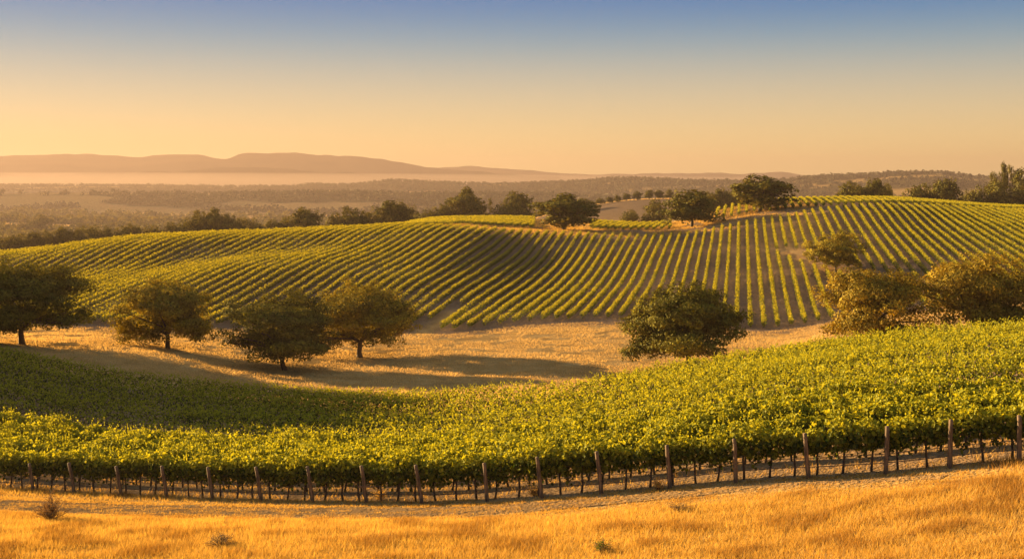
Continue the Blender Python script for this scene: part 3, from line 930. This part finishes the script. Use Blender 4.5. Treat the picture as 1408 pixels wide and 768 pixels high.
# posts of the front row: photograph column of the foot, lean of the top in pixels, height in metres
POSTS = [(7, -7, 1.75), (57, -6, 1.7), (114, -9, 1.85), (178, -8, 1.75), (240, -8, 1.85), (303, -8, 1.85), (369, -8, 1.9), (440, -9, 1.95), (513, -8, 2.0), (589, -10, 2.0), (677, -4, 1.95),
         (752, -7, 2.05), (834, -8, 2.05), (927, -5, 2.05), (1017, -3, 2.05), (1116, -6, 2.05), (1221, 1, 2.1), (1307, 2, 2.1), (1402, 0, 2.0)]


def front_hit(px):
    """Where the view along column px meets the front row's line."""
    u = (px - 704) / F
    Y = (FRONT0[1] * ROWN[1] + FRONT0[0] * ROWN[0]) / (ROWN[1] + u * ROWN[0])
    return u * Y, Y


post_x = []
for k, (px, lean, h) in enumerate(POSTS):
    X, Y = front_hit(px)
    X -= ROWN[0] * 0.55; Y -= ROWN[1] * 0.55
    z = float(height(X, Y))
    rng = np.random.default_rng(600 + k)
    lx = lean / F * Y
    n = 7
    t = np.linspace(0, 1, n)
    path = np.stack([lx * t + rng.normal(size=n) * 0.008, -0.05 * t + rng.normal(size=n) * 0.008, -0.3 + (h * 0.93 + 0.3) * t], -1)
    rad = 0.094 * (1.08 - 0.15 * t) * (1 + rng.normal(size=n) * 0.03)
    r = empty('vine_post', (X, Y, z))
    post_x.append(X)
    look = 'upright weathered' if abs(lean) < 4 else 'leaning weathered'
    extra = ' with a short crossboard' if k == 8 else (' cut by the right edge' if k == 18 else (' by the left edge' if k == 0 else ''))
    tag(r, f'{look} wooden post{extra}, {ORD[k]} from left in the front row', 'post', 'wooden posts of the front vine row')
    obj('shaft', tubes_mesh('shaft', [(path, rad, 9)], M_WOOD), r)
    ring = []
    for zz in (0.62, 1.25):                               # wire wrapped round the post
        a = np.linspace(0, 2 * np.pi, 14)
        tt = zz / h
        ring.append((np.stack([lx * tt + 0.1 * np.cos(a), -0.05 * tt + 0.1 * np.sin(a), zz + 0.02 * np.sin(2 * a)], -1), np.full(14, 0.009), 5))
    obj('wire_wrap', tubes_mesh('wire_wrap', ring, M_STEEL), r)
    if k == 8:
        bd = bpy.data.meshes.new('crossboard')
        hx, hy, hz = 0.3, 0.018, 0.05
        vv = [(sx * hx, sy * hy, sz * hz + sx * 0.015) for sx in (-1, 1) for sy in (-1, 1) for sz in (-1, 1)]
        bd.from_pydata(vv, [], [(0, 1, 3, 2), (4, 6, 7, 5), (0, 4, 5, 1), (2, 3, 7, 6), (0, 2, 6, 4), (1, 5, 7, 3)])
        bd.materials.append(M_WOOD)
        b = obj('crossboard', bd, r); b.location = (lx * 0.5, -0.12, 0.85)

rowang = math.atan2(ROWDIR[1], ROWDIR[0])
placed = 0
for i, X, Y, Z in front_rows:
    if i < N_SINGLE:
        seg = np.arange(len(X)) * 0.5
        pos = np.arange(0.4, seg[-1], 1.08)
        last = {}
        for p in pos:
            p2 = p + vine_rng.uniform(-0.1, 0.1)
            x = float(np.interp(p2, seg, X)); y = float(np.interp(p2, seg, Y))
            pxv = 704 + F * x / y
            if pxv < -45 or pxv > 1455 or placed >= 300:
                continue
            fol, trk = VINES[vine_rng.integers(0, 9)]
            r = empty('grapevine', (x, y, float(height(x, y))), rowang + (math.pi if vine_rng.uniform() < 0.5 else 0), tuple(vine_rng.uniform(0.93, 1.08) * np.array([1.05, 1.0, 1.24])))
            if i == 0:
                kk = int(np.searchsorted(post_x, x))
                last[kk] = last.get(kk, 0) + 1
                if kk == 0:
                    lab = f'{ORD[last[kk] - 1]} front row grapevine from the left edge, before the first post'
                elif kk == len(post_x):
                    lab = f'{ORD[last[kk] - 1]} front row grapevine past the last post at the right edge'
                else:
                    lab = f'{ORD[last[kk] - 1]} front row grapevine to the right of the {ORD[kk - 1]} post from the left'
                tag(r, lab, 'grapevine', 'grapevines of the front row')
            else:
                tag(r, 'leafy sunlit grapevine in the dense rows just behind the front row', 'grapevine', 'grapevines just behind the front row')
            obj('foliage', fol, r); obj('trunk', trk, r)
            placed += 1
    else:
        dist = float(np.sqrt(X ** 2 + Y ** 2).min())
        leaf = 0.175 + 0.0009 * max(0, dist - 70)
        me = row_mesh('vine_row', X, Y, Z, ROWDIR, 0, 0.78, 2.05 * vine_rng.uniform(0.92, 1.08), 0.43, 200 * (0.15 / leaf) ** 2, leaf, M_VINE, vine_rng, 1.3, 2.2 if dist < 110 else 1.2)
        o = obj('vine_row', me)
        tag(o, 'leafy vine row of the near vineyard behind the front grapevines, running across the view', 'vine row', 'cross rows of the near vineyard')

# wires strung along the first rows
for i, X, Y, Z in front_rows[:3]:
    for hgt in (0.45, 0.82):
        sel = slice(0, len(X), 4)
        x = X[sel] - ROWN[0] * (0.47 if i == 0 else 0.0); y = Y[sel] - ROWN[1] * (0.47 if i == 0 else 0.0)
        p = np.stack([x, y, Z[sel] + hgt + 0.03 * np.sin(np.arange(len(x)) * 1.3)], -1)
        o = obj('trellis_wire', tubes_mesh('trellis_wire', [(p, np.full(len(p), 0.02 if hgt < 0.5 else 0.016), 5)], M_STEEL))
        tag(o, f"{'lower' if hgt < 0.5 else 'upper'} dark trellis wire strung along the {ORD[i]} vine row from the front", 'wire', 'trellis wires under the near vines')

# the hill vineyards: straight parallel rows running away over the hills
hill_rng = np.random.default_rng(33)
GAP = 2.45
hdir = unit(np.array([HILLS, 1.0]))
cosd = hdir[1]


def hill_ok(X, Y):
    px = 704 + F * X / Y
    g = feat(4, px) + 2.0
    g = g + 14 * np.exp(-((px - 584) / 16.0) ** 2)
    c = feat(7, px) - 1.0 + np.where(px < 560, 14, 0)
    ok = (Y > g) & (Y < c) & (px > -130) & (px < 1540)
    d = np.full(X.shape, 1e9)
    for a, b in zip(HILLTRACK[:-1], HILLTRACK[1:]):
        ab = b - a; L = (ab ** 2).sum()
        t = np.clip(((X - a[0]) * ab[0] + (Y - a[1]) * ab[1]) / L, 0, 1)
        d = np.minimum(d, np.hypot(X - a[0] - t * ab[0], Y - a[1] - t * ab[1]))
    s_ = X - HILLS * Y
    ok &= ~((s_ > -60.0) & (s_ < -57.2) & (Y < 256))
    return ok & (d > 2.6)


s0 = np.arange(-300, 150, GAP / cosd)
for s in s0:
    Y = np.arange(180, 480, 0.5 * cosd)
    X = s + HILLS * Y
    ok = hill_ok(X, Y)
    if ok.sum() < 20:
        continue
    runs = np.split(np.nonzero(ok)[0], np.nonzero(np.diff(np.nonzero(ok)[0]) > 1)[0] + 1)
    for run in runs:
        if len(run) < 12:
            continue
        x, y = X[run], Y[run]
        z = height(x, y)
        pxm = 704 + F * x.mean() / y.mean()
        hs = hill_rng.uniform(0.9, 1.08)
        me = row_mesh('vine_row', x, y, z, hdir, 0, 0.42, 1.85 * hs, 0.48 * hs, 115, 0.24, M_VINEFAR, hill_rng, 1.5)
        o = obj('vine_row', me)
        if pxm < 480:
            tag(o, 'close set vine row crossing the sunlit left hill', 'vine row', 'vine rows of the left hill')
        elif pxm < 800:
            tag(o, 'vine row curving down the shaded slope in the middle of the hills', 'vine row', 'vine rows of the middle slope')
        elif len(run) < 170 and pxm > 1060 and y.mean() < 290:
            tag(o, 'short vine row below the hillside track', 'vine row', 'short rows below the hillside track')
        elif pxm < 1090:
            tag(o, 'upright vine row climbing the hill behind the large dense oak', 'vine row', 'vine rows behind the large oak')
        else:
            tag(o, 'vine row fanning down the right hill with a lit left side', 'vine row', 'vine rows of the right hill')

# the block on the crest behind the track
for a, b, lab, grp in ((455, 735, 'short vine row of the bright block behind the left hill top', 'rows of the bright crest block'),
                       (812, 922, 'short vine row beyond the crest between two crest oaks', 'rows between the crest oaks'),
                       (985, 1480, 'short vine row of the block along the top of the right hill', 'rows along the top of the right hill')):
    for s in s0:
        Y = np.arange(380, 500, 0.5 * cosd)
        X = s + HILLS * Y
        px = 704 + F * X / Y
        c, k = feat(7, px), feat(9, px)
        near = c + np.where(px < 620, 6, 26) + np.where(px > 1050, -8, 0)
        ok = (px > a) & (px < b) & (Y > near) & (Y < k + 14)
        if ok.sum() < 14:
            continue
        j = np.nonzero(ok)[0]
        j = np.arange(j[0], j[-1] + 1)
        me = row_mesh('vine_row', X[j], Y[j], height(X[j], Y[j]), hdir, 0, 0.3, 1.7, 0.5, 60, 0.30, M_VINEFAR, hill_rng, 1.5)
        tag(obj('vine_row', me), lab, 'vine row', grp)


# ------------------------------------------------------------------ grass
def blades(name, X, Y, Z, h, w, mat, rng, tint, bend=0.35):
    n = len(X)
    a = rng.uniform(0, 2 * np.pi, n)
    side = np.stack([np.cos(a), np.sin(a), np.zeros(n)], -1) * (w / 2)[:, None]
    b = rng.normal(size=(n, 2)) * bend + np.array([0.15, -0.05])
    P = np.stack([X, Y, Z - 0.02], -1)
    v = np.empty((n, 3, 3))
    v[:, 0] = P - side; v[:, 1] = P + side
    v[:, 2] = P + np.stack([b[:, 0] * h, b[:, 1] * h, h], -1)
    return obj(name, mesh_from(name, v.reshape(-1, 3), 3, np.arange(3 * n), mat, False, {'tint': ('FACE', tint)}))


rg = np.random.default_rng(91)


def field(n, pxa, pxb, Ya, Yb):
    px = rg.uniform(pxa, pxb, n)
    Y = np.sqrt(rg.uniform(Ya ** 2, Yb ** 2, n))
    return px, (px - 704) / F * Y, Y


# the dry grass in front of the vines
px, X, Y = field(950000, -70, 1480, 33, 76)
d = front_d(X, Y)
tr = np.array(ft)
td = np.full(X.shape, 1e9)
for a, b in zip(tr[:-1], tr[1:]):
    ab = b - a
    t = np.clip(((X - a[0]) * ab[0] + (Y - a[1]) * ab[1]) / (ab ** 2).sum(), 0, 1)
    td = np.minimum(td, np.hypot(X - a[0] - t * ab[0], Y - a[1] - t * ab[1]))
thw = np.interp(px, [0, 400, 600, 800, 950, 1100], [1.9, 1.8, 1.5, 1.2, 0.9, 0.4])
patch = fbm(X / 1.9 + Y * 0.12, Y / 1.1, 3, 61)
edge = fbm(X / 1.2, Y / 1.2, 3, 77) - 0.5
keep = (d < -0.2 + edge) & (td > thw + edge * 1.0)
thin = (d > -2.5) & (rg.uniform(0, 1, len(X)) < 0.6)
keep &= ~thin
X, Y, patch, px, td, thw = X[keep], Y[keep], patch[keep], px[keep], td[keep], thw[keep]
tall = 0.55 + 0.9 * patch
near_edge = np.clip((td - thw) / 2.0, 0.35, 1)
h = rg.uniform(0.14, 0.36, len(X)) * tall * near_edge
dk = sstep(0.56, 0.70, patch) * 0.75
stalk = rg.uniform(0, 1, len(X)) < 0.012
h = np.where(stalk, h * 1.7, h)
tint = np.clip(rg.uniform(0.25, 1.0, len(X)) * (0.75 + 0.5 * fbm(X / 5.0, Y / 5.0, 3, 5)) - dk, 0, 1)
g1 = blades('dry_grass', X, Y, height(X, Y), h, rg.uniform(0.014, 0.030, len(X)), M_GRASS, rg, tint, 0.45)
tag(g1, 'golden dry grass covering the slope in front of the vines', 'grass', kind='stuff')

# low stubble on the dirt track, thinner in the two wheel ruts
px, X, Y = field(420000, -70, 1480, 40, 76)
td = np.full(X.shape, 1e9)
for a, b in zip(tr[:-1], tr[1:]):
    ab = b - a
    t = np.clip(((X - a[0]) * ab[0] + (Y - a[1]) * ab[1]) / (ab ** 2).sum(), 0, 1)
    td = np.minimum(td, np.hypot(X - a[0] - t * ab[0], Y - a[1] - t * ab[1]))
thw = np.interp(px, [0, 400, 600, 800, 950, 1100], [1.9, 1.8, 1.5, 1.2, 0.9, 0.4])
keep = (td < thw + 0.5) & (np.abs(td - thw * 0.5) > 0.28 * rg.uniform(0, 1.2, len(X))) & (fbm(X / 0.9, Y / 0.5, 3, 45) > 0.44)
X, Y = X[keep], Y[keep]
g0 = blades('track_stubble', X, Y, height(X, Y) + 0.02, rg.uniform(0.03, 0.12, len(X)), rg.uniform(0.02, 0.04, len(X)), M_GRASS, rg, rg.uniform(0, 0.8, len(X)), 0.6)
tag(g0, 'low dry stubble growing on the dirt track before the vines', 'grass', kind='stuff')

# sparse dry weeds under the front vine rows
px, X, Y = field(90000, -60, 1470, 46, 100)
d = front_d(X, Y)
keep = (d > -0.9) & (d < 18) & (fbm(X / 1.4, Y / 1.4, 3, 93) > 0.44)
X, Y = X[keep], Y[keep]
g2 = blades('dry_weeds', X, Y, height(X, Y), rg.uniform(0.08, 0.3, len(X)), rg.uniform(0.02, 0.04, len(X)), M_GRASS, rg, rg.uniform(0, 0.8, len(X)), 0.5)
tag(g2, 'thin dry weeds growing on the soil under the near vines', 'weeds', kind='stuff')

# the dry grass of the valley and of the crest
px, X, Y = field(460000, -120, 1530, 108, 262)
keep = (Y > feat(2, px) + 1) & (Y < feat(4, px) - 1 + 3 * (fbm(X / 6, Y / 6, 2, 4) - 0.5)) & (fbm(X / 3.0, Y / 3.0, 3, 14) > 0.36)
X, Y = X[keep], Y[keep]
pt = fbm(X / 7.0, Y / 5.0, 3, 19)
g3 = blades('valley_grass', X, Y, height(X, Y), rg.uniform(0.10, 0.32, len(X)) * (0.5 + pt), rg.uniform(0.04, 0.09, len(X)), M_PALE, rg,
            np.clip(rg.uniform(0, 1, len(X)) * 0.6 + pt * 0.6 - 0.1, 0, 1), 0.5)
tag(g3, 'golden dry grass of the valley floor around the oaks', 'grass', kind='stuff')

px, X, Y = field(130000, 560, 1120, 368, 500)
c = feat(7, px)
keep = (Y > c) & (Y < feat(9, px) + 20) & (fbm(X / 4.0, Y / 4.0, 3, 15) > 0.42)
X, Y = X[keep], Y[keep]
g4 = blades('crest_grass', X, Y, height(X, Y), rg.uniform(0.15, 0.5, len(X)), rg.uniform(0.1, 0.2, len(X)), M_GRASS, rg, rg.uniform(0, 0.9, len(X)), 0.5)
tag(g4, 'orange dry grass on the bank along the crest', 'grass', kind='stuff')

# dry grass of the fields out on the plain
px, X, Y = field(260000, -150, 1560, 640, 2700)
px0 = px
keep = (soil_mask(px, X, Y) < 0.25) & (fbm(X / 60.0, Y / 40.0, 3, 29) > 0.40)
X, Y = X[keep], Y[keep]
g6 = blades('plain_grass', X, Y, height(X, Y), rg.uniform(0.3, 0.9, len(X)), rg.uniform(0.7, 1.8, len(X)), M_PALE, rg, rg.uniform(0, 1, len(X)), 0.5)
tag(g6, 'pale dry grass of the hazy fields out on the plain', 'grass', kind='stuff')

# weeds between the hill rows
px, X, Y = field(260000, -100, 1500, 215, 400)
keep = hill_ok(X, Y) & (fbm(X / 2.5, Y / 5.0, 3, 23) > 0.47)
X, Y = X[keep], Y[keep]
g5 = blades('hill_weeds', X, Y, height(X, Y), rg.uniform(0.06, 0.24, len(X)), rg.uniform(0.05, 0.12, len(X)), M_STRAW, rg, rg.uniform(0, 1, len(X)), 0.6)
tag(g5, 'sparse dry weeds on the soil between the hill vine rows', 'weeds', kind='stuff')


# ------------------------------------------------------------------ shrubs and weeds in the foreground
def dry_shrub(name, label, px, py, w, h, mat, seed, n_st, leafy, cat='shrub', upright=None):
    Y = on_ground(px, py, 36, 80)
    x, y, z = at(px, Y)
    rng = np.random.default_rng(seed)
    r = empty(name, (x, y, z)); tag(r, label, cat)
    tubes = []; P = []
    for k in range(n_st):
        a = rng.uniform(0, 2 * np.pi); rr = rng.uniform(0.1, 1) * w / 2
        hh = h * rng.uniform(0.4, 0.85) * (1.1 - rr / w)
        if upright and k < upright:
            rr *= 0.15; hh = h * rng.uniform(0.9, 1.05)
        end = np.array([rr * math.cos(a), rr * math.sin(a), hh])
        path = np.vstack([[0.06 * math.cos(a), 0.06 * math.sin(a), -0.05], end * [0.45, 0.45, 0.55], end])
        path[1] += rng.normal(size=3) * 0.03
        tubes.append((path, [0.012, 0.009, 0.004], 4))
        for q in range(4):                                # side twigs
            b = path[1] * (1 - q / 4) + end * (q / 4)
            e = b + rng.normal(size=3) * [0.16, 0.16, 0.10] + [0, 0, 0.08]
            tubes.append((np.vstack([b, (b + e) / 2 + rng.normal(size=3) * 0.015, e]), [0.006, 0.005, 0.003], 4))
            P += [e, (b + e) / 2, b]
    obj('stems', tubes_mesh('stems', tubes, M_WEEDBARK), r)
    P = np.repeat(np.array(P), leafy, 0) + rng.normal(size=(len(P) * leafy, 3)) * 0.045
    P[:, 2] = np.maximum(P[:, 2], 0.03)
    obj('leaves', leaves('leaves', P, rng.normal(size=P.shape), 0.055 * rng.uniform(0.6, 1.4, len(P)), rng.uniform(0, 1, len(P)), mat, rng, 0.5), r)
    return r


M_WEEDBARK = bark_mat('dry_twig', (0.05, 0.03, 0.015), (0.16, 0.10, 0.05), 10)
dry_shrub('dry_shrub', 'twiggy brown shrub with a pale leafy tip in the grass at lower left', 70, 716, 1.9, 1.45, M_WEED, 701, 60, 3, upright=5)
dry_shrub('dry_weed', 'dark wispy weed clump in the grass below the sixth post', 305, 752, 1.5, 0.75, M_STRAW, 702, 36, 1, 'weed')
dry_shrub('green_weed', 'small green weed in the golden grass near the bottom edge', 829, 760, 0.9, 0.6, M_GREENWEED, 703, 18, 2, 'weed')
dry_shrub('dry_weed', 'dark weed patch high in the grass right of the middle', 936, 703, 1.4, 0.40, M_STRAW, 706, 26, 1, 'weed')
dry_shrub('dry_weed', 'pale golden tuft at the foot of the ninth post', 522, 686, 0.7, 0.5, M_GRASS, 708, 24, 2, 'weed')
dry_shrub('dry_weed', 'pale golden tuft at the foot of the twelfth post', 735, 681, 0.8, 0.5, M_GRASS, 709, 24, 2, 'weed')
dry_shrub('dry_weed', 'golden weed standing by the fourteenth post where the track ends', 905, 674, 0.6, 0.7, M_GRASS, 710, 16, 2, 'weed')

# ------------------------------------------------------------------ haze: one closed box of thin warm air
hm, t, out = new_mat('warm_air')
pv = t.nodes.new('ShaderNodeVolumePrincipled')
pv.inputs['Color'].default_value = rgba(HAZE_COLOR)
pv.inputs['Density'].default_value = HAZE_DENSITY
pv.inputs['Anisotropy'].default_value = 0.3
t.links.new(pv.outputs[0], out.inputs['Volume'])
hb = bpy.data.meshes.new('haze')
x0, x1, y0, y1, z0, z1 = -22500, 22500, -80, 10000, -110, 190
hb.from_pydata([(x, y, z) for x in (x0, x1) for y in (y0, y1) for z in (z0, z1)], [],
               [(0, 1, 3, 2), (4, 6, 7, 5), (0, 4, 5, 1), (2, 3, 7, 6), (0, 2, 6, 4), (1, 5, 7, 3)])
hb.materials.append(hm)
tag(obj('haze', hb), kind='stuff')

# a flat lens of ground mist lying on the plain before the left mountains
mm, t, out = new_mat('ground_mist')
pv = t.nodes.new('ShaderNodeVolumePrincipled')
pv.inputs['Color'].default_value = (0.42, 0.34, 0.30, 1)
pv.inputs['Density'].default_value = 7.0e-4
pv.inputs['Anisotropy'].default_value = 0.3
t.links.new(pv.outputs[0], out.inputs['Volume'])
V, Q = [], []
NU, NV = 40, 12
for j in range(NV + 1):
    f = math.pi * j / NV
    for i in range(NU):
        a = 2 * math.pi * i / NU
        V.append((-2300 + 4300 * math.sin(f) * math.cos(a), 5600 + 430 * math.sin(f) * math.sin(a), -12 + 56 * math.cos(f)))
for j in range(NV):
    for i in range(NU):
        Q.append((j * NU + i, (j + 1) * NU + i, (j + 1) * NU + (i + 1) % NU, j * NU + (i + 1) % NU))
mist = bpy.data.meshes.new('mist')
mist.from_pydata(V, [], Q)
mist.materials.append(mm)
tag(obj('mist', mist), kind='stuff')
